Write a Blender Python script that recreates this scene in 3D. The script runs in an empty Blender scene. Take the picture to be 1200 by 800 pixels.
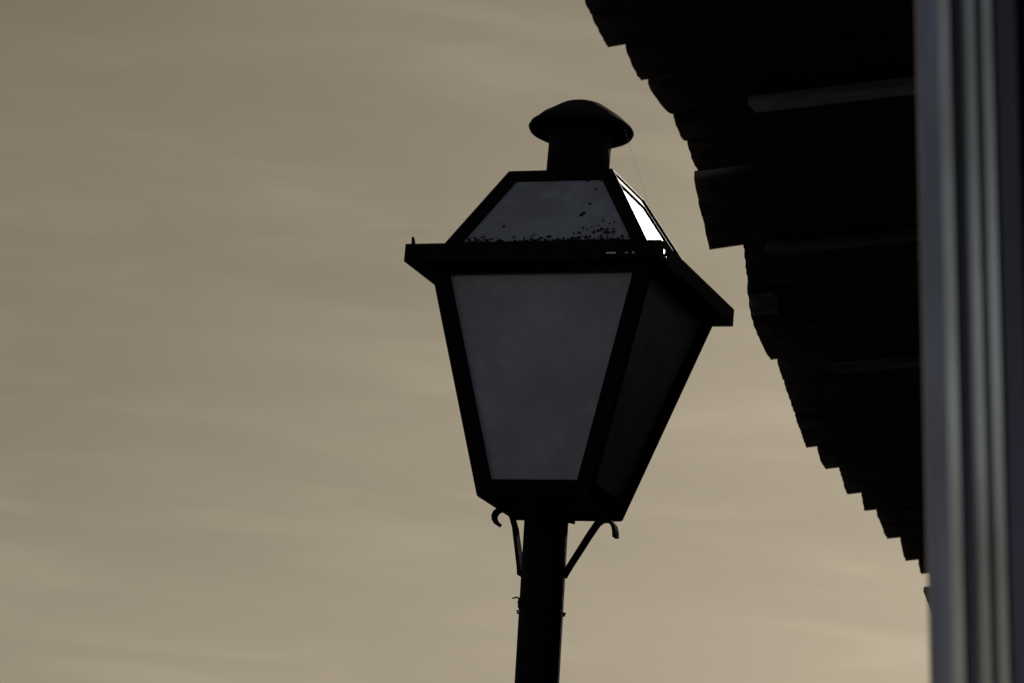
import bpy, bmesh, math, random
from mathutils import Vector, Matrix
random.seed(7)
sc = bpy.context.scene
col = sc.collection
EYE = Vector((0, 0, 1.6))          # camera height above the paving
S = 1.3                            # metres per unit of the lantern measurements

# ------------------------------------------------------------------ helpers
def link(name, bm, mats, parent=None, smooth=False, loc=None):
    me = bpy.data.meshes.new(name)
    bmesh.ops.recalc_face_normals(bm, faces=bm.faces[:])
    o = bpy.data.objects.new(name, me)
    base = Vector((0, 0, 0))
    if parent is not None:
        base = parent.location
    elif loc is not None:
        base = Vector(loc)
    bmesh.ops.translate(bm, verts=bm.verts[:], vec=-base)
    bm.to_mesh(me); bm.free()
    for m in (mats if isinstance(mats, (list, tuple)) else [mats]):
        me.materials.append(m)
    if smooth:
        for p in me.polygons: p.use_smooth = True
    if parent is not None:
        o.parent = parent
    else:
        o.location = base
    col.objects.link(o)
    return o

def sub(name, bm, mats, part, smooth=False):
    """a mesh under a part (the part sits at its thing's base)"""
    me = bpy.data.meshes.new(name)
    bmesh.ops.recalc_face_normals(bm, faces=bm.faces[:])
    bmesh.ops.translate(bm, verts=bm.verts[:], vec=-part.parent.location)
    bm.to_mesh(me); bm.free()
    for m in (mats if isinstance(mats, (list, tuple)) else [mats]): me.materials.append(m)
    if smooth:
        for p in me.polygons: p.use_smooth = True
    o = bpy.data.objects.new(name, me); o.parent = part; col.objects.link(o)
    return o

def thing(name, label, cat, loc):
    o = bpy.data.objects.new(name, None); o.empty_display_size = .2
    o.location = loc; o['label'] = label; o['category'] = cat
    col.objects.link(o); return o

def hexa(bm, pts, mi=0):
    """solid from 8 points: four of one side, the matching four of the other"""
    v = [bm.verts.new(p) for p in pts]
    for f in ((0,1,2,3),(4,5,6,7),(0,1,5,4),(1,2,6,5),(2,3,7,6),(3,0,4,7)):
        fc = bm.faces.new([v[i] for i in f]); fc.material_index = mi
    return v

def tube(bm, path, r, seg=10, cap=True):
    rings = []
    n = len(path)
    for i, p in enumerate(path):
        p = Vector(p)
        a = Vector(path[max(i-1, 0)]); b = Vector(path[min(i+1, n-1)])
        d = (b-a).normalized()
        ref = Vector((0, 0, 1)) if abs(d.z) < .9 else Vector((1, 0, 0))
        u = d.cross(ref).normalized(); w = d.cross(u)
        rr = r[i] if isinstance(r, (list, tuple)) else r
        rings.append([bm.verts.new(p + (u*math.cos(k*2*math.pi/seg)+w*math.sin(k*2*math.pi/seg))*rr) for k in range(seg)])
    for i in range(n-1):
        for k in range(seg):
            bm.faces.new((rings[i][k], rings[i][(k+1)%seg], rings[i+1][(k+1)%seg], rings[i+1][k]))
    if cap:
        bm.faces.new(rings[0]); bm.faces.new(rings[-1])

def lathe(bm, prof, xf, seg=48):
    """prof: (r, z) from bottom to top; xf maps local points to world"""
    rings = []
    for r, z in prof:
        if r < 1e-6: rings.append([bm.verts.new(xf(0, 0, z))])
        else: rings.append([bm.verts.new(xf(r*math.cos(k*2*math.pi/seg), r*math.sin(k*2*math.pi/seg), z)) for k in range(seg)])
    for a, b in zip(rings, rings[1:]):
        for k in range(seg):
            k2 = (k+1) % seg
            if len(a) == 1 and len(b) == 1: continue
            if len(a) == 1: bm.faces.new((a[0], b[k], b[k2]))
            elif len(b) == 1: bm.faces.new((a[k], a[k2], b[0]))
            else: bm.faces.new((a[k], a[k2], b[k2], b[k]))
    if len(rings[0]) > 1: bm.faces.new(rings[0])
    if len(rings[-1]) > 1: bm.faces.new(rings[-1])

# ------------------------------------------------------------------ materials
def mat(name, base, rough=.6, metal=0., var=.25, scale=20., bump=.0, spec=.5, stretch=None, detail=6, var_col=None):
    m = bpy.data.materials.new(name); m.use_nodes = True
    nt = m.node_tree; nd = nt.nodes; lk = nt.links
    b = nd['Principled BSDF']
    b.inputs['Roughness'].default_value = rough; b.inputs['Metallic'].default_value = metal
    b.inputs['Specular IOR Level'].default_value = spec
    tc = nd.new('ShaderNodeTexCoord'); mp = nd.new('ShaderNodeMapping')
    if stretch: mp.inputs['Scale'].default_value = stretch
    lk.new(tc.outputs['Object'], mp.inputs['Vector'])
    nz = nd.new('ShaderNodeTexNoise'); nz.inputs['Scale'].default_value = scale; nz.inputs['Detail'].default_value = detail
    lk.new(mp.outputs['Vector'], nz.inputs['Vector'])
    rp = nd.new('ShaderNodeValToRGB')
    d = tuple(c*(1-var) for c in base); l = tuple(min(1, c*(1+var)) for c in (var_col or base))
    rp.color_ramp.elements[0].position = .35; rp.color_ramp.elements[1].position = .68
    rp.color_ramp.elements[0].color = (*d, 1); rp.color_ramp.elements[1].color = (*l, 1)
    lk.new(nz.outputs['Fac'], rp.inputs['Fac']); lk.new(rp.outputs['Color'], b.inputs['Base Color'])
    if bump:
        bp = nd.new('ShaderNodeBump'); bp.inputs['Strength'].default_value = bump; bp.inputs['Distance'].default_value = .01
        n2 = nd.new('ShaderNodeTexNoise'); n2.inputs['Scale'].default_value = scale*3; n2.inputs['Detail'].default_value = 8
        lk.new(mp.outputs['Vector'], n2.inputs['Vector'])
        lk.new(n2.outputs['Fac'], bp.inputs['Height']); lk.new(bp.outputs['Normal'], b.inputs['Normal'])
    return m

M_iron = mat('black_iron', (.006, .0055, .006), .85, 0, .4, 30, .15, .1)
M_iron_worn = mat('worn_black_iron', (.006, .0055, .006), .5, 0, .4, 30, .1, .04)
M_rust = mat('dark_wire', (.007, .006, .006), .9, 0, .4, 60, 0, .1)
M_tile = mat('weathered_clay', (.085, .06, .052), .95, 0, .5, 14, .5, .1, var_col=(.10, .085, .08))
M_tile_lit = mat('lit_tile_face', (.74, .72, .76), .95, 0, .4, 18, .5, .1)  # pale colour standing for the lit mouth of one eave tile
M_board = mat('dark_boards', (.022, .016, .012), .85, 0, .4, 8, .4, .2, (1, 6, 1))
M_beam_lit = mat('bounce_lit_lath', (.76, .73, .80), .85, 0, .2, 10, .3, .3, (1, 1, 6))  # whitened to stand for light from below on the near lath
M_beam = mat('grey_lath_wood', (.24, .22, .235), .85, 0, .35, 10, .4, .3, (1, 1, 6))
M_plaster = mat('wall_plaster', (.13, .122, .115), .9, 0, .15, 3, .3, .2)
M_ground = mat('street_paving', (.036, .035, .036), .9, 0, .3, 2.5, .5, .2)
M_floor = mat('porch_slabs', (.075, .072, .072), .85, 0, .3, 4, .3, .3)
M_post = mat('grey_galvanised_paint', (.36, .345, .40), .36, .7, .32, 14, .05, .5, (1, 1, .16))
M_bead_light = mat('painted_bead_highlight', (.82, .78, .70), .32, .7, .32, 11, .05, .5, (1, 1, .3))  # pale colour in place of highlights along the post flutes
M_groove_shade = mat('painted_groove_shade', (.20, .19, .27), .45, .6, .3, 9, .05, .5, (1, 1, .12))  # dark colour in place of shade between the flutes
M_thread = mat('spider_silk', (.8, .8, .78), .4, 0, .05, 5)
M_speck = mat('dark_grime', (.012, .011, .011), .9, 0, .3, 80)

def glass_mat(name, base, trans, rough, var, scale):
    """old opal glass: milky, lets a little light through, dusty"""
    m = mat(name, base, rough, 0, var, scale, 0, .5, detail=7)
    nt = m.node_tree; nd = nt.nodes; lk = nt.links
    b = nd['Principled BSDF']; out = nd['Material Output']
    tr = nd.new('ShaderNodeBsdfTranslucent'); tr.inputs['Color'].default_value = (.5, .52, .6, 1)
    mx = nd.new('ShaderNodeMixShader'); mx.inputs['Fac'].default_value = trans
    lk.new(b.outputs[0], mx.inputs[1]); lk.new(tr.outputs[0], mx.inputs[2]); lk.new(mx.outputs[0], out.inputs['Surface'])
    # dust: faint pale smears, long in one direction
    nz = nd.new('ShaderNodeTexNoise'); nz.inputs['Scale'].default_value = 16; nz.inputs['Detail'].default_value = 9; nz.inputs['Roughness'].default_value = .7
    tc = nd.new('ShaderNodeTexCoord'); lk.new(tc.outputs['Object'], nz.inputs['Vector'])
    rp = nd.new('ShaderNodeValToRGB'); rp.color_ramp.elements[0].position = .50; rp.color_ramp.elements[1].position = .76
    rp.color_ramp.elements[0].color = (0, 0, 0, 1); rp.color_ramp.elements[1].color = (.5, .5, .5, 1)
    lk.new(nz.outputs['Fac'], rp.inputs['Fac'])
    mc = nd.new('ShaderNodeMixRGB'); mc.inputs['Color2'].default_value = (.62, .61, .60, 1)
    old = b.inputs['Base Color'].links[0].from_socket
    lk.new(rp.outputs['Color'], mc.inputs['Fac']); lk.new(old, mc.inputs['Color1']); lk.new(mc.outputs['Color'], b.inputs['Base Color'])
    return m
M_glass_roof = glass_mat('dusty_opal_glass', (.285, .268, .28), .12, .3, .15, 7)
M_glass_thin = glass_mat('thin_opal_glass', (.3, .3, .31), .8, .3, .12, 7)
M_glass = glass_mat('opal_glass', (.395, .365, .395), .03, .5, .14, 6)

# ------------------------------------------------------------------ the street lamp
R3 = Matrix(((0.93233, 0.36036, 0.02986), (-0.36057, 0.93273, 0.00173), (-0.02723, -0.01238, 0.99955)))
T3 = Vector((0.10676, 6.22286, 1.70504))
ASP = .9222
def Lc(x, y, z):                   # lantern frame, round things
    return (R3 @ Vector((x, y, z)) + T3)*S + EYE
def L(x, y, z):                    # lantern frame, the slightly oblong box
    return Lc(x, y*ASP, z)
HB = .4127; HR = .0338; ROOF = .1798
RIM = .25
Z1 = HR + ROOF
postxy = Lc(-.0039-.0063, -.0024, -HB)
lamp = thing('street_lamp', 'black iron street lamp with four-sided tapering lantern of milky glass on a round post', 'street lamp', (postxy.x, postxy.y, 0))

# post and its foot
bm = bmesh.new()
zt = postxy.z
pr = .0411*S
lathe(bm, [(pr*1.05, .35), (pr, 1.2), (pr, zt-.004), (pr*.9, zt+.004)], lambda x, y, z: Vector((postxy.x+x, postxy.y+y, z)), 40)
link('post', bm, M_iron, lamp, True)
bm = bmesh.new()
lathe(bm, [(.16, 0), (.16, .05), (.12, .09), (.11, .28), (.085, .33), (.075, .40), (pr*1.02, .44)], lambda x, y, z: Vector((postxy.x+x, postxy.y+y, z)), 40)
link('base', bm, M_iron, lamp, False)
# small nuts on the post top and a wire tie with its loose end
bm = bmesh.new()
zw = zt - .252
pth = []
for k in range(37):
    a = k/36*2*math.pi
    pth.append((postxy.x+(pr+.002)*math.cos(a), postxy.y+(pr+.002)*math.sin(a), zw - .006*math.cos(a) + .002*math.sin(5*a)))
tube(bm, pth, .0022, 6, False)
lp = Vector((postxy.x-pr-.001, postxy.y-.01, zw+.022))
tube(bm, [lp+Vector((.004, 0, -.028)), lp+Vector((-.001, 0, -.008)), lp+Vector((0, 0, .003)), lp+Vector((-.007, 0, .0045)), lp+Vector((-.017, -.002, .001))], [.003, .003, .0028, .0022, .0016], 6)
for s in (-1, 1):
    tube(bm, [(postxy.x+s*(pr-.002), postxy.y-.012, zw-.004), (postxy.x+s*(pr+.004), postxy.y-.012, zw-.006), (postxy.x+s*(pr+.001), postxy.y-.012, zw-.014)], [.002, .0035, .002], 6)
link('wire_tie', bm, M_rust, lamp, True)
bm = bmesh.new()
b0 = Vector((postxy.x+pr-.004, postxy.y-.01, zt-.034))
tube(bm, [b0, b0+Vector((.012, 0, 0)), b0+Vector((.012, 0, 0)), b0+Vector((.020, 0, 0))], [.0035, .0035, .0048, .0048], 6)
link('bolt', bm, M_iron, lamp)

# four faces of a tapering box ------------------------------------------------
ax, ay, cx, cy, gx, hx = .0057, .0028, -.0039, -.0024, .0073, -.0086
bt, bb, rb, rt = .2116, .1054, .1989, .101
SG = [(-1, -1), (1, -1), (1, 1), (-1, 1)]
def ringpts(h, ox, oy, z): return [Vector((sx*h+ox, sy*h+oy, z)) for sx, sy in SG]
def w(v): return L(*v)
def face_frame(bm, lo, hi, i, side, bot, top, th):
    """ring of flat bar round face i between corner rings lo and hi; returns the inner opening"""
    a, b = lo[i], lo[(i+1) % 4]; c, d = hi[(i+1) % 4], hi[i]
    up = ((d+c)/2-(a+b)/2); H = up.length
    cen = (a+b+c+d)/4
    nrm = (b-a).cross(d-a).normalized()
    if nrm.dot(Vector((cen.x, cen.y, 0))) < 0: nrm = -nrm
    def P(u, v):                       # u metres in from the left edge (<0: from the right), v metres up
        f = v/H
        l = a.lerp(d, f); r = b.lerp(c, f)
        t = (r-l).normalized()
        return l + t*u if u >= 0 else r + t*u
    side2 = side
    O = [a, b, c, d]
    I = [P(side, bot), P(-side2, bot), P(-side2, H-top), P(side, H-top)]
    for k in range(4):
        k2 = (k+1) % 4
        q = [O[k], O[k2], I[k2], I[k]]
        hexa(bm, [w(p) for p in q]+[w(p-nrm*th) for p in q])
    return I, nrm
def pane_slab(I, nrm, off, th, grow=.006):
    cen = sum(I, Vector())/4
    q = [cen+(p-cen)*(1+grow/(p-cen).length) - nrm*off for p in I]
    bm = bmesh.new()
    hexa(bm, [w(p) for p in q]+[w(p-nrm*th) for p in q])
    return bm, q
lo = ringpts(bb, cx, cy, -HB); hi = ringpts(bt, ax, ay, -.001)
bmf = bmesh.new(); panes = []
for i in range(4):
    I, nrm = face_frame(bmf, lo, hi, i, .0275, .030, .012, .009)
    panes.append((I, nrm))
for k in range(4):                     # round corner bars
    tube(bmf, [w(lo[k]), w(hi[k])], .0045*S, 10)
for k in range(4):
    tube(bmf, [w(lo[k]), w(lo[(k+1) % 4])], .0035*S, 8)
# floor plate of the lantern, a little inside the bars
fl = ringpts(bb-.006, cx, cy, -HB+.002)
q = [w(p) for p in fl]
hexa(bmf, q+[w(p+Vector((0, 0, .008))) for p in fl])
link('body_frame', bmf, M_iron, lamp)
for I, nrm in panes:
    bm, _ = pane_slab(I, nrm, .011, .003)
    link('glass_pane', bm, M_glass, lamp)

# overhanging rim: four mitred rails ------------------------------------------
bm = bmesh.new()
inn = .188
def rail(bm, A0, A1, i, z0, z1, cut=None):
    o = [Vector((sx*A0, sy*A0, 0)) for sx, sy in SG]; n_ = [Vector((sx*A1, sy*A1, 0)) for sx, sy in SG]
    i2 = (i+1) % 4
    segs = [(0, 1)] if cut is None else cut
    for s0, s1 in segs:
        q = [o[i].lerp(o[i2], s0), o[i].lerp(o[i2], s1), n_[i].lerp(n_[i2], s1), n_[i].lerp(n_[i2], s0)]
        hexa(bm, [w(p+Vector((0, 0, z0))) for p in q]+[w(p+Vector((0, 0, z1))) for p in q])
PT = .004
def plate(i, s0, s1, z0, z1):
    rail(bm, RIM, RIM-PT, i, z0, z1, [(s0, s1)])
# upright plates with rusted-through slots in the near one and a hole by the corner of the right one
zs0, zs1 = .0088, .0122
holes = {0: [(.793, .833, zs0, zs1), (.866, .879, zs0+.0004, zs1-.0004), (.893, .905, zs0, zs1)], 1: [(.04, .07, .014, .024), (.075, .095, .010, .015)], 2: [], 3: []}
for i in range(4):
    c_ = 0
    for a_, b_, z0_, z1_ in holes[i]:
        if a_ > c_: plate(i, c_, a_, 0, HR)
        plate(i, a_, b_, 0, z0_); plate(i, a_, b_, z1_, HR); c_ = b_
    plate(i, c_, 1, 0, HR)
    rail(bm, RIM-PT, inn, i, .0005, .0045)
link('rim', bm, M_iron, lamp)
# little upright pin on the near left corner of the rim
bm = bmesh.new()
pa = Vector((-.2375, -.243, HR))
tube(bm, [w(pa-Vector((0, 0, .002))), w(pa+Vector((0, 0, .006))), w(pa+Vector((-.002, 0, .0145)))], [.0052, .0045, .0032], 8)
link('pin', bm, M_iron, lamp)

# glazed roof ------------------------------------------------------------------
RZ = HR + .0075
lo = ringpts(rb, gx, 0, RZ); hi = ringpts(rt, hx, 0, Z1)
bmr = bmesh.new(); rp_ = []
for i in range(4):
    I, nrm = face_frame(bmr, lo, hi, i, .026, .012, .022, .007)
    rp_.append((I, nrm))
for k in range(4):
    tube(bmr, [w(lo[k]), w(hi[k])], .0042*S, 10)
    tube(bmr, [w(hi[k]), w(hi[(k+1) % 4])], .0035*S, 8)
# spacers under the roof: the roof stands clear of the rim, with old putty in most of the gap
gaps = {0: [(0, .735), (.80, .865), (.885, .905), (.925, 1)], 1: [(.11, 1)], 2: [(0, 1)], 3: [(0, 1)]}
for i in range(4):
    rail(bmr, rb-.002, rb-.024, i, HR-.001, RZ+.001, gaps[i])
tp = ringpts(rt-.004, hx, 0, Z1-.004)
hexa(bmr, [w(p) for p in tp]+[w(p+Vector((0, 0, .006))) for p in tp])
link('roof_frame', bmr, M_iron_worn, lamp)
for i, (I, nrm) in enumerate(rp_):
    bm, q = pane_slab(I, nrm, .004, .003)
    if i == 0:                         # grime and lichen stuck to the near roof pane
        def uv(u, v): return (q[0].lerp(q[1], u)).lerp(q[3].lerp(q[2], u), v)
        def blob(u, v, r, st=1.):
            c0 = uv(u, v); t1 = (q[1]-q[0]).normalized(); t2 = nrm.cross(t1).normalized()
            n_ = random.choice((6, 7, 8)); rot = random.random()*6
            ring = []
            for k in range(n_):
                a = rot+k*2*math.pi/n_; rr = r*random.uniform(.55, 1.25)
                ring.append(c0+t1*math.cos(a)*rr*st+t2*math.sin(a)*rr)
            vs = [bm.verts.new(w(p+nrm*.0002)) for p in ring]; vt = [bm.verts.new(w(c0+(p-c0)*.7+nrm*.0022)) for p in ring]
            for k in range(n_):
                f = bm.faces.new((vs[k], vs[(k+1) % n_], vt[(k+1) % n_], vt[k])); f.material_index = 1
            f = bm.faces.new(vt); f.material_index = 1
            f = bm.faces.new(vs[::-1]); f.material_index = 1
        for k in range(150):           # crust along the lower edge
            u = random.random()
            v = abs(random.gauss(0, .035))+.015
            blob(u, v, random.uniform(.0012, .0038), 1.3)
        for k in range(34):            # cluster in the lower right corner
            blob(min(.97, max(.6, random.gauss(.84, .07))), min(.34, max(.05, random.gauss(.16, .07))), random.uniform(.0012, .0036), 1.2)
        for u, v, r in ((.2, .27, .0035), (.735, .46, .0042), (.72, .43, .005), (.79, .60, .0034), (.87, .83, .0026), (.80, .96, .003), (.86, .33, .003), (.83, .97, .0025), (.95, .97, .003),
                        (.13, .07, .003), (.30, .10, .003), (.42, .13, .0025), (.52, .10, .003), (.66, .14, .002), (.08, .05, .003)):
            blob(u, v, r)
    link('roof_pane', bm, [M_glass_thin if i == 2 else M_glass_roof, M_speck], lamp)

# chimney and its cap -------------------------------------------------------------
KX, KY = -.0087, -.0019
def K(x, y, z): return Lc(x+KX, y+KY, z)
Z2 = Z1 + .1109
bm = bmesh.new()
rc = .0599
lathe(bm, [(rc, Z1-.003), (rc, Z2+.008)], K, 56)
o = link('chimney', bm, M_iron, lamp, True)
bm = bmesh.new()
Rc = .1013
prof = [(rc+.001, Z2-.004), (rc+.018, Z2-.008), (Rc-.010, Z2-.0075), (Rc-.003, Z2-.004), (Rc, Z2+.002), (Rc-.003, Z2+.008), (Rc-.010, Z2+.0135),
        (.080, Z2+.0245), (.064, Z2+.035), (.050, Z2+.0445), (.042, Z2+.0495), (.033, Z2+.053), (.022, Z2+.0555), (.011, Z2+.0565), (0, Z2+.057)]
lathe(bm, prof, K, 64)
link('chimney_cap', bm, M_iron, lamp, True)

# scrolled strap brackets ------------------------------------------------------------
OPEN = [(.0421, -.131), (.0451, -.124), (.0541, -.107), (.0691, -.081), (.0831, -.056), (.0921, -.041), (.0991, -.030), (.1071, -.0235),
        (.1171, -.0225), (.1261, -.0265), (.1325, -.034), (.1355, -.044), (.1368, -.055)]
CURL = [(.0421, -.130), (.0445, -.116), (.050, -.092), (.056, -.066), (.062, -.040), (.070, -.020), (.078, -.009), (.088, -.005), (.097, -.006), (.1035, -.011), (.106, -.018), (.1045, -.025), (.100, -.031), (.094, -.0345)]
def bracket(ang, wide, foot_w, path):
    """strap in the vertical plane at angle ang, from the post up to the lantern floor, curling outwards"""
    d = Vector((math.cos(ang), math.sin(ang), 0)); s = Vector((-math.sin(ang), math.cos(ang), 0))
    c0 = Vector((cx-.0035, cy/ASP, -HB))
    n = len(path); th = .0034
    L_, R_ = [], []
    for i, (r, z) in enumerate(path):
        a = Vector(path[max(0, i-1)]); b = Vector(path[min(n-1, i+1)]); t = (b-a).normalized(); nn = Vector((-t.y, t.x))
        hw = foot_w+(wide-foot_w)*min(1, i/5)
        q = []
        for sg, so in ((-1, -1), (1, -1), (1, 1), (-1, 1)):
            rr, zz = r+nn.x*th*so, z+nn.y*th*so
            p = c0+d*rr+s*hw*sg+Vector((0, 0, zz)); q.append(w(p))
        L_.append(q)
    bm = bmesh.new()
    vs = [[bm.verts.new(p) for p in q] for q in L_]
    for a, b in zip(vs, vs[1:]):
        for k in range(4): bm.faces.new((a[k], a[(k+1) % 4], b[(k+1) % 4], b[k]))
    bm.faces.new(vs[0]); bm.faces.new(vs[-1])
    link('bracket', bm, M_iron, lamp)
bracket(0, .011, .0095, OPEN)
bracket(math.pi, .0095, .015, CURL)
bracket(-math.pi/2, .0085, .0085, CURL)

# one strand of spider silk from the chimney cap to the lantern roof
def silk(name, pts, r, label):
    bm = bmesh.new(); tube(bm, pts, r, 5)
    o = link(name, bm, M_thread, None, True, pts[0]); o['label'] = label; o['category'] = 'spider thread'
p0 = K(Rc*.94, -.02, Z2-.004); p1 = w(Vector((.16, .03, HR+.085)))
pts = []
for k in range(13):
    f = k/12; p = p0.lerp(p1, f); p.z -= .012*math.sin(math.pi*f); pts.append(p)
silk('spider_thread', pts, .00022, 'thin pale spider thread hanging from the lamp cap to the glass roof')

# ------------------------------------------------------------------ the porch house on the right
TH = .34
e = Vector((math.sin(TH), math.cos(TH), 0)); nn = Vector((math.cos(TH), -math.sin(TH), 0))
ZE = 2.21
def Q(t, o, z): return e*t + nn*o + Vector((0, 0, z)) + EYE
house = thing('porch_house', 'tiled house eave with dark boards and narrow laths overhanging the street on the right', 'house', Q(4, 1.6, -1.6))
# outermost tile edge along the eave: (start t, o, end t, o, sag) as it wanders on this old roof
ED = [(3.4, -1.80, 3.62, -1.81), (3.62, -1.80, 3.83, -1.81), (3.83, -1.80, 4.03, -1.82), (4.03, -1.80, 4.25, -1.82), (4.25, -1.81, 4.46, -1.84), (4.46, -1.82, 4.68, -1.85),
      (4.68, -1.83, 4.90, -1.86), (4.90, -1.84, 5.12, -1.88), (5.12, -1.86, 5.33, -1.89), (5.33, -1.875, 5.548, -1.91),
      (5.548, -1.888, 5.945, -1.944), (5.936, -1.905, 6.14, -1.933), (6.151, -1.924, 6.354, -1.931), (6.36, -1.93, 6.521, -1.951), (6.525, -1.947, 6.742, -1.982),
      (6.788, -2.007, 7.302, -2.112), (7.309, -2.033, 7.632, -2.107), (7.661, -2.117, 8.315, -2.227), (8.318, -2.212, 9.319, -2.379), (9.335, -2.352, 9.584, -2.385),
      (9.59, -2.346, 9.947, -2.405), (9.955, -2.363, 10.17, -2.401), (10.175, -2.368, 10.614, -2.429), (10.629, -2.39, 10.949, -2.44), (10.955, -2.40, 11.183, -2.438),
      (11.19, -2.409, 11.5, -2.46), (11.51, -2.50, 12.0, -2.56), (12.01, -2.44, 12.4, -2.50), (12.41, -2.46, 12.85, -2.52), (12.86, -2.48, 13.3, -2.54)]
SL = .10                                  # roof pitch
tiles = []
for tA, oA, tB, oB in ED:
    k = max(1, round((tB-tA)/.215))
    for j in range(k):
        f0, f1 = j/k, (j+1)/k
        bl = .014 if abs(tA-7.661) < .01 else 0.
        tiles.append((tA+(tB-tA)*f0, oA+(oB-oA)*f0-bl*math.sin(math.pi*f0), tA+(tB-tA)*f1, oA+(oB-oA)*f1-bl*math.sin(math.pi*f1), k))
def clay(tA, oA, tB, oB, dz, arch, length, th, name='eave_tile', mt=None):
    """one barrel tile: arched across t, running inwards and up the roof"""
    bm = bmesh.new(); m = 8; nl = 5
    tw = random.uniform(-.004, .004)
    jit = [random.uniform(-1, 1) for _ in range(m+1)]
    up, dn = [], []
    for a in range(nl+1):
        ra, rb2 = [], []
        f = a/nl
        for k in range(m+1):
            u = k/m
            t = tA+(tB-tA)*u; o = oA+(oB-oA)*u
            sh = .03*f*(.5-u)             # tiles taper a little inwards
            arc = math.sin(math.pi*u)**.8*arch
            oo = o+length*f + (jit[k]*.0014 if a == 0 else 0)
            z = ZE+dz+arc+SL*(length*f)+tw*(u-.5)*4*.5
            ra.append(bm.verts.new(Q(t+sh, oo, z)))
            rb2.append(bm.verts.new(Q(t+sh, oo, z+th)))
        dn.append(ra); up.append(rb2)
    for a in range(nl):
        for k in range(m):
            bm.faces.new((dn[a][k], dn[a][k+1], dn[a+1][k+1], dn[a+1][k]))
            bm.faces.new((up[a][k], up[a][k+1], up[a+1][k+1], up[a+1][k]))
        for k in (0, m):
            bm.faces.new((dn[a][k], dn[a+1][k], up[a+1][k], up[a][k]))
    for a in (0, nl):
        for k in range(m):
            bm.faces.new((dn[a][k], dn[a][k+1], up[a][k+1], up[a][k]))
    return link(name, bm, mt or M_tile, house, True)
for i, (tA, oA, tB, oB, k) in enumerate(tiles):
    pale = abs(tA-7.661) < .01
    o = clay(tA, oA, tB, oB, 0, -.010 if k == 1 else -.0035, .42, .018, mt=None)
    if pale:                              # added pale patch: light on this tile's face, put into the colour
        bm = bmesh.new(); g_ = []
        n1, n2 = 5, 3
        for a in range(n2+1):
            g_.append([])
            for c_ in range(n1+1):
                u = .06+.86*c_/n1; f = a/n2
                t = tA+(tB-tA)*u+random.uniform(-.006, .006); oo = oA+(oB-oA)*u+.004+(.060+random.uniform(-.012, .012))*f
                z = ZE-.0035-.006*math.sin(math.pi*u)**.8+SL*(oo-oA)-random.uniform(0, .004)
                g_[-1].append(bm.verts.new(Q(t, oo, z)))
        for a in range(n2):
            for c_ in range(n1): bm.faces.new((g_[a][c_], g_[a][c_+1], g_[a+1][c_+1], g_[a+1][c_]))
        bmesh.ops.solidify(bm, geom=bm.faces[:], thickness=.005)
        sub('lit_patch', bm, M_tile_lit, o, True)
for i in range(len(tiles)-1):             # the cover tiles over the joints
    a, b = tiles[i], tiles[i+1]
    tm = a[2]; om = max(a[3], b[1])
    if 4.5 < tm < 12: clay(tm-.085, om+.05, tm+.085, om+.05, .018, .055, .40, .014)

def edge_o(t):
    if t <= tiles[0][0]: return tiles[0][1]
    for a in tiles:
        if t <= a[2]: return a[1]+(a[3]-a[1])*max(0, (t-a[0]))/(a[2]-a[0])
    return tiles[-1][3]-.1*(t-tiles[-1][2])
# soffit boards
bm = bmesh.new()
ts = [-4+.5*k for k in range(41)]
IN = 1.62
for a, b in zip(ts, ts[1:]):
    oa, ob = edge_o(a)+.17, edge_o(b)+.17
    ia, ib = .07*(IN-oa), .07*(IN-ob)
    hexa(bm, [Q(a, oa, ZE-.004), Q(b-.006, ob, ZE-.004), Q(b-.006, IN, ZE-.004+ib), Q(a, IN, ZE-.004+ia), Q(a, oa, ZE+.014), Q(b-.006, ob, ZE+.014), Q(b-.006, IN, ZE+.014+ib), Q(a, IN, ZE+.014+ia)])
link('soffit_board', bm, M_board, house)
# beams under the boards
for t in [-3.4+1.07*k for k in range(9)] + [6.25, 7.255, 8.345, 9.50, 10.55, 11.6, 12.65, 13.7, 14.7]:
    oe = {6.25: -1.745, 7.255: -1.968, 8.345: -2.078}.get(t, edge_o(t)+.30)
    bm = bmesh.new()
    z0 = ZE-.022; wd = .056
    rise = .07*(IN-oe)
    hexa(bm, [Q(t, oe, z0), Q(t+wd, oe+.002, z0), Q(t+wd, IN, z0+rise), Q(t, IN, z0+rise), Q(t, oe, ZE-.003), Q(t+wd, oe+.002, ZE-.003), Q(t+wd, IN, ZE-.003+rise), Q(t, IN, ZE-.003+rise)])
    bmesh.ops.bevel(bm, geom=bm.edges[:], offset=.003, segments=2, affect='EDGES')
    o = link('ceiling_lath', bm, M_beam_lit if t == 6.25 else M_beam, house)  # near lath: its lit underside is put into the colour
    if t == 6.25: o['label'] = 'wooden lath with a clean sawn end, coloured paler for bounce light'
# tiled roof slope above
bm = bmesh.new()
rows = [0, .3, .6, 1.0, 2.0, 3.2, 5.6]
prev = None
m = 760
for r_, oin in enumerate(rows):
    ring = []
    for k in range(m+1):
        t = -4+k*20/m
        o = edge_o(t)+.33+oin
        ring.append(bm.verts.new(Q(t, o, ZE+.055+SL*(oin+.33)+.03*math.sin(t*2*math.pi/.21)+.02*oin)))
    if prev:
        for k in range(m): bm.faces.new((prev[k], prev[k+1], ring[k+1], ring[k]))
    prev = ring
link('roof', bm, M_tile, house, True)
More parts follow.
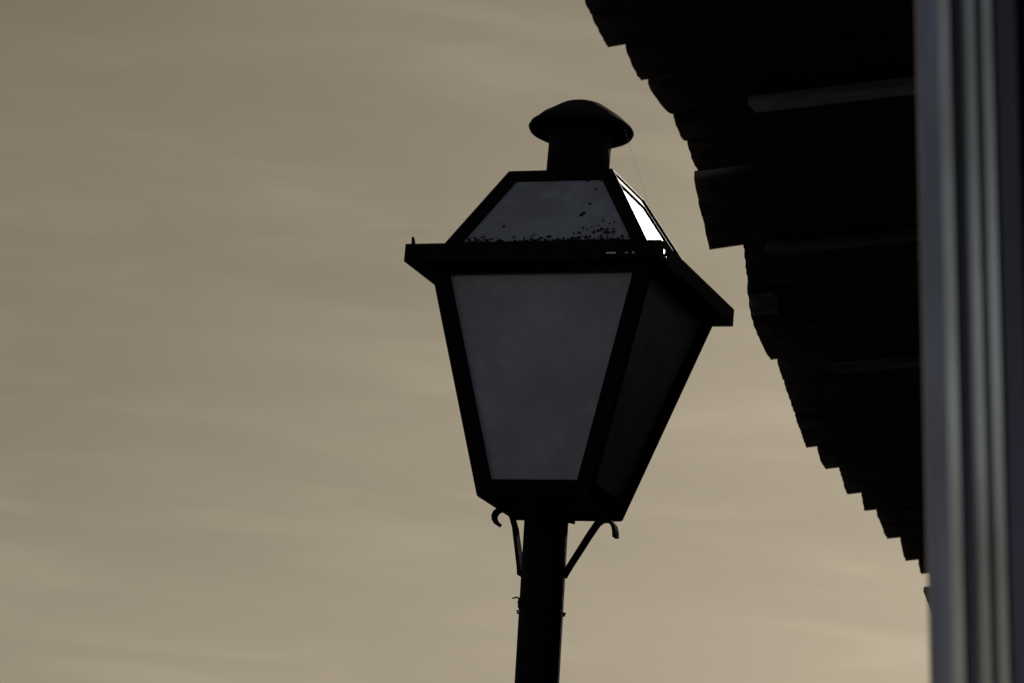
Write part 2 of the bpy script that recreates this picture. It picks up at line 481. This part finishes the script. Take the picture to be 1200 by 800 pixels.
# house wall at the back of the porch, and its ends
bm = bmesh.new()
def box_q(bm, t0, t1, o0, o1, z0, z1):
    hexa(bm, [Q(t0, o0, z0), Q(t1, o0, z0), Q(t1, o1, z0), Q(t0, o1, z0), Q(t0, o0, z1), Q(t1, o0, z1), Q(t1, o1, z1), Q(t0, o1, z1)])
box_q(bm, -4, 16, 1.63, 2.0, -1.6, ZE+.3)
link('wall', bm, M_plaster, house)
bm = bmesh.new()
box_q(bm, 16.02, 16.4, -1.5, 2.0, -1.6, ZE+.12)
link('end_wall', bm, M_plaster, house)

# ------------------------------------------------------------------ fluted metal post close to the camera
PD = 3.0
pc = Vector((.402, 2.975, 0))
colm = thing('porch_post', 'grey fluted metal porch post, blurred, close to the camera at the right edge', 'post', (pc.x+.115, pc.y, .12))
view = Vector((.402, 2.975, 0)).normalized(); rgt = Vector((view.y, -view.x, 0))
# cross-section: (across, towards the camera) in millimetres
prof = [(-46, -62), (-45.6, -34), (-44.5, -29), (-41, -27), (-25, -21), (-16.5, -11.5), (-14.8, -10.4), (-13, -11.5), (-11, -12.5), (-3, -12.5), (6.2, -2.3), (7.8, -1.3), (9.5, -2.4), (13.2, -2.6), (21.5, 6.6), (23.2, 7.4), (25.5, 4.6), (27.5, 4.2), (45, 7.5), (49, 4.5), (52, -4), (60, -16), (60, -62), (30, -70), (0, -74), (-30, -70)]
# highlights painted pale on the beads, shade painted dark in grooves and right side
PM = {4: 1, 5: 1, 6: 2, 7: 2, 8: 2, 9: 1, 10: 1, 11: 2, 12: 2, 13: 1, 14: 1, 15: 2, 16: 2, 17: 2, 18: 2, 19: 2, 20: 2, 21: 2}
bm = bmesh.new()
zs = [.12+k*.1 for k in range(37)] + [1.6+ZE+.06]
rings = []
for z in zs:
    lean = -.0497*(z-1.6-.8)
    c = pc + rgt*(lean+.0135)
    rings.append([bm.verts.new((c.x+rgt.x*u/1000-view.x*v/1000, c.y+rgt.y*u/1000-view.y*v/1000, z)) for u, v in prof])
for a, b in zip(rings, rings[1:]):
    for k in range(len(prof)):
        k2 = (k+1) % len(prof); fc = bm.faces.new((a[k], a[k2], b[k2], b[k]))
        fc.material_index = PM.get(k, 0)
bm.faces.new(rings[0]); bm.faces.new(rings[-1])
link('shaft', bm, [M_post, M_bead_light, M_groove_shade], colm)
bm = bmesh.new()
c = pc+rgt*(-.0497*(.12-2.4))
lathe(bm, [(.1, .121), (.1, .14), (.085, .16), (.062, .165)], lambda x, y, z: Vector((c.x+x, c.y+y, z)), 24)
link('foot_plate', bm, M_post, colm)

# ------------------------------------------------------------------ the ground
bm = bmesh.new()
g = 600
vs = [bm.verts.new(p) for p in ((-g, -g, 0), (g, -g, 0), (g, g, 0), (-g, g, 0))]; bm.faces.new(vs)
o = link('ground', bm, M_ground); o['kind'] = 'structure'
bm = bmesh.new()
box_q(bm, -4, 16, -1.5, 1.625, -1.595, -1.48)
o = link('pavement', bm, M_floor); o['kind'] = 'structure'

# ------------------------------------------------------------------ sun and sky
AZ, EL = math.radians(19.4), math.radians(26)
sd = Vector((math.sin(AZ)*math.cos(EL), math.cos(AZ)*math.cos(EL), math.sin(EL)))
sl = bpy.data.lights.new('sun', 'SUN'); sl.energy = 4; sl.angle = math.radians(.5); sl.color = (1, .93, .82)
so = bpy.data.objects.new('sun', sl); so.rotation_euler = sd.to_track_quat('Z', 'Y').to_euler(); so.location = (0, 0, 12); col.objects.link(so)
wd = bpy.data.worlds.new('World'); sc.world = wd; wd.use_nodes = True
nt = wd.node_tree; nd = nt.nodes; lk = nt.links
bg = nd['Background']; bg.inputs['Strength'].default_value = .1
sky = nd.new('ShaderNodeTexSky'); sky.sky_type = 'NISHITA'; sky.sun_disc = False
sky.sun_elevation = EL; sky.sun_rotation = AZ; sky.dust_density = 1.25; sky.air_density = 1.2
tc = nd.new('ShaderNodeTexCoord')
# warm haze towards the sun
dt = nd.new('ShaderNodeVectorMath'); dt.operation = 'DOT_PRODUCT'; dt.inputs[1].default_value = sd
lk.new(tc.outputs['Generated'], dt.inputs[0])
mr = nd.new('ShaderNodeMapRange'); mr.interpolation_type = 'SMOOTHSTEP'
mr.inputs['From Min'].default_value = -.2; mr.inputs['From Max'].default_value = .8
lk.new(dt.outputs['Value'], mr.inputs['Value'])
bw = nd.new('ShaderNodeRGBToBW'); lk.new(sky.outputs[0], bw.inputs[0])
tint = nd.new('ShaderNodeMixRGB'); tint.blend_type = 'MULTIPLY'; tint.inputs['Fac'].default_value = 1
pw = nd.new('ShaderNodeMath'); pw.operation = 'POWER'; pw.inputs[1].default_value = .8; lk.new(bw.outputs[0], pw.inputs[0])
ps = nd.new('ShaderNodeMath'); ps.operation = 'MULTIPLY'; ps.inputs[1].default_value = 1.62; lk.new(pw.outputs[0], ps.inputs[0])
tint.inputs['Color2'].default_value = (1.0, .852, .618, 1); lk.new(ps.outputs[0], tint.inputs['Color1'])
mx = nd.new('ShaderNodeMixRGB'); lk.new(mr.outputs[0], mx.inputs['Fac']); far = nd.new('ShaderNodeMixRGB'); far.blend_type = 'MULTIPLY'; far.inputs['Fac'].default_value = 1
far.inputs['Color2'].default_value = (2.3, 1.95, 1.85, 1); lk.new(sky.outputs[0], far.inputs['Color1']); lk.new(far.outputs[0], mx.inputs['Color1']); lk.new(tint.outputs[0], mx.inputs['Color2'])
# thin high cloud in long level streaks
mp = nd.new('ShaderNodeMapping'); mp.inputs['Scale'].default_value = (3.2, 2, 17); mp.inputs['Rotation'].default_value = (0, math.radians(3), 0)
lk.new(tc.outputs['Generated'], mp.inputs['Vector'])
nz = nd.new('ShaderNodeTexNoise'); nz.inputs['Scale'].default_value = 1.0; nz.inputs['Detail'].default_value = 3.5; nz.inputs['Roughness'].default_value = .42; nz.inputs['Distortion'].default_value = .4
lk.new(mp.outputs[0], nz.inputs['Vector'])
cr = nd.new('ShaderNodeMapRange'); cr.inputs['From Min'].default_value = .25; cr.inputs['From Max'].default_value = .75
cr.inputs['To Min'].default_value = .895; cr.inputs['To Max'].default_value = 1.105
lk.new(nz.outputs['Fac'], cr.inputs['Value'])
ml = nd.new('ShaderNodeMixRGB'); ml.blend_type = 'MULTIPLY'; ml.inputs['Fac'].default_value = 1
lk.new(mx.outputs[0], ml.inputs['Color1']); lk.new(cr.outputs[0], ml.inputs['Color2'])
# finer wisps
mp2 = nd.new('ShaderNodeMapping'); mp2.inputs['Scale'].default_value = (11, 6, 75); mp2.inputs['Rotation'].default_value = (0, math.radians(-4), 0)
lk.new(tc.outputs['Generated'], mp2.inputs['Vector'])
nz2 = nd.new('ShaderNodeTexNoise'); nz2.inputs['Scale'].default_value = 1; nz2.inputs['Detail'].default_value = 4; nz2.inputs['Distortion'].default_value = .8
lk.new(mp2.outputs[0], nz2.inputs['Vector'])
cr2 = nd.new('ShaderNodeMapRange'); cr2.inputs['From Min'].default_value = .42; cr2.inputs['From Max'].default_value = .8; cr2.interpolation_type = 'SMOOTHSTEP'
cr2.inputs['To Min'].default_value = .98; cr2.inputs['To Max'].default_value = 1.11
lk.new(nz2.outputs['Fac'], cr2.inputs['Value'])
mlb = nd.new('ShaderNodeMixRGB'); mlb.blend_type = 'MULTIPLY'; mlb.inputs['Fac'].default_value = 1
lk.new(ml.outputs[0], mlb.inputs['Color1']); lk.new(cr2.outputs[0], mlb.inputs['Color2'])
# the haze lies thicker and paler towards the horizon
sp = nd.new('ShaderNodeSeparateXYZ'); lk.new(tc.outputs['Generated'], sp.inputs[0])
hz = nd.new('ShaderNodeMapRange'); hz.inputs['From Min'].default_value = .1; hz.inputs['From Max'].default_value = .42
hz.inputs['To Min'].default_value = 1.13; hz.inputs['To Max'].default_value = .82; lk.new(sp.outputs['Z'], hz.inputs['Value'])
m2 = nd.new('ShaderNodeMixRGB'); m2.blend_type = 'MULTIPLY'; m2.inputs['Fac'].default_value = 1
lk.new(mlb.outputs[0], m2.inputs['Color1']); lk.new(hz.outputs[0], m2.inputs['Color2'])
lk.new(m2.outputs[0], bg.inputs['Color'])

# ------------------------------------------------------------------ camera
cd = bpy.data.cameras.new('camera'); cam = bpy.data.objects.new('camera', cd); col.objects.link(cam)
cd.sensor_width = 36; cd.lens = 4000/1200*36; cd.clip_start = .1; cd.clip_end = 3000
r_ = Vector((0.99812, -0.01533, 0.05937)); u_ = Vector((-0.06131, -0.24950, 0.96643)); f_ = Vector((0, .96825, .24997))
r_ = f_.cross(u_).normalized(); u_ = r_.cross(f_).normalized()
m = Matrix((r_, u_, -f_)).transposed().to_4x4(); m.translation = EYE
cam.matrix_world = m
cd.dof.use_dof = True; cd.dof.focus_distance = 8.3; cd.dof.aperture_fstop = 9
sc.camera = cam
sc.view_settings.view_transform = 'Standard'; sc.view_settings.look = 'None'; sc.view_settings.gamma = 1; sc.view_settings.exposure = -1.81
sc.view_settings.use_curve_mapping = False
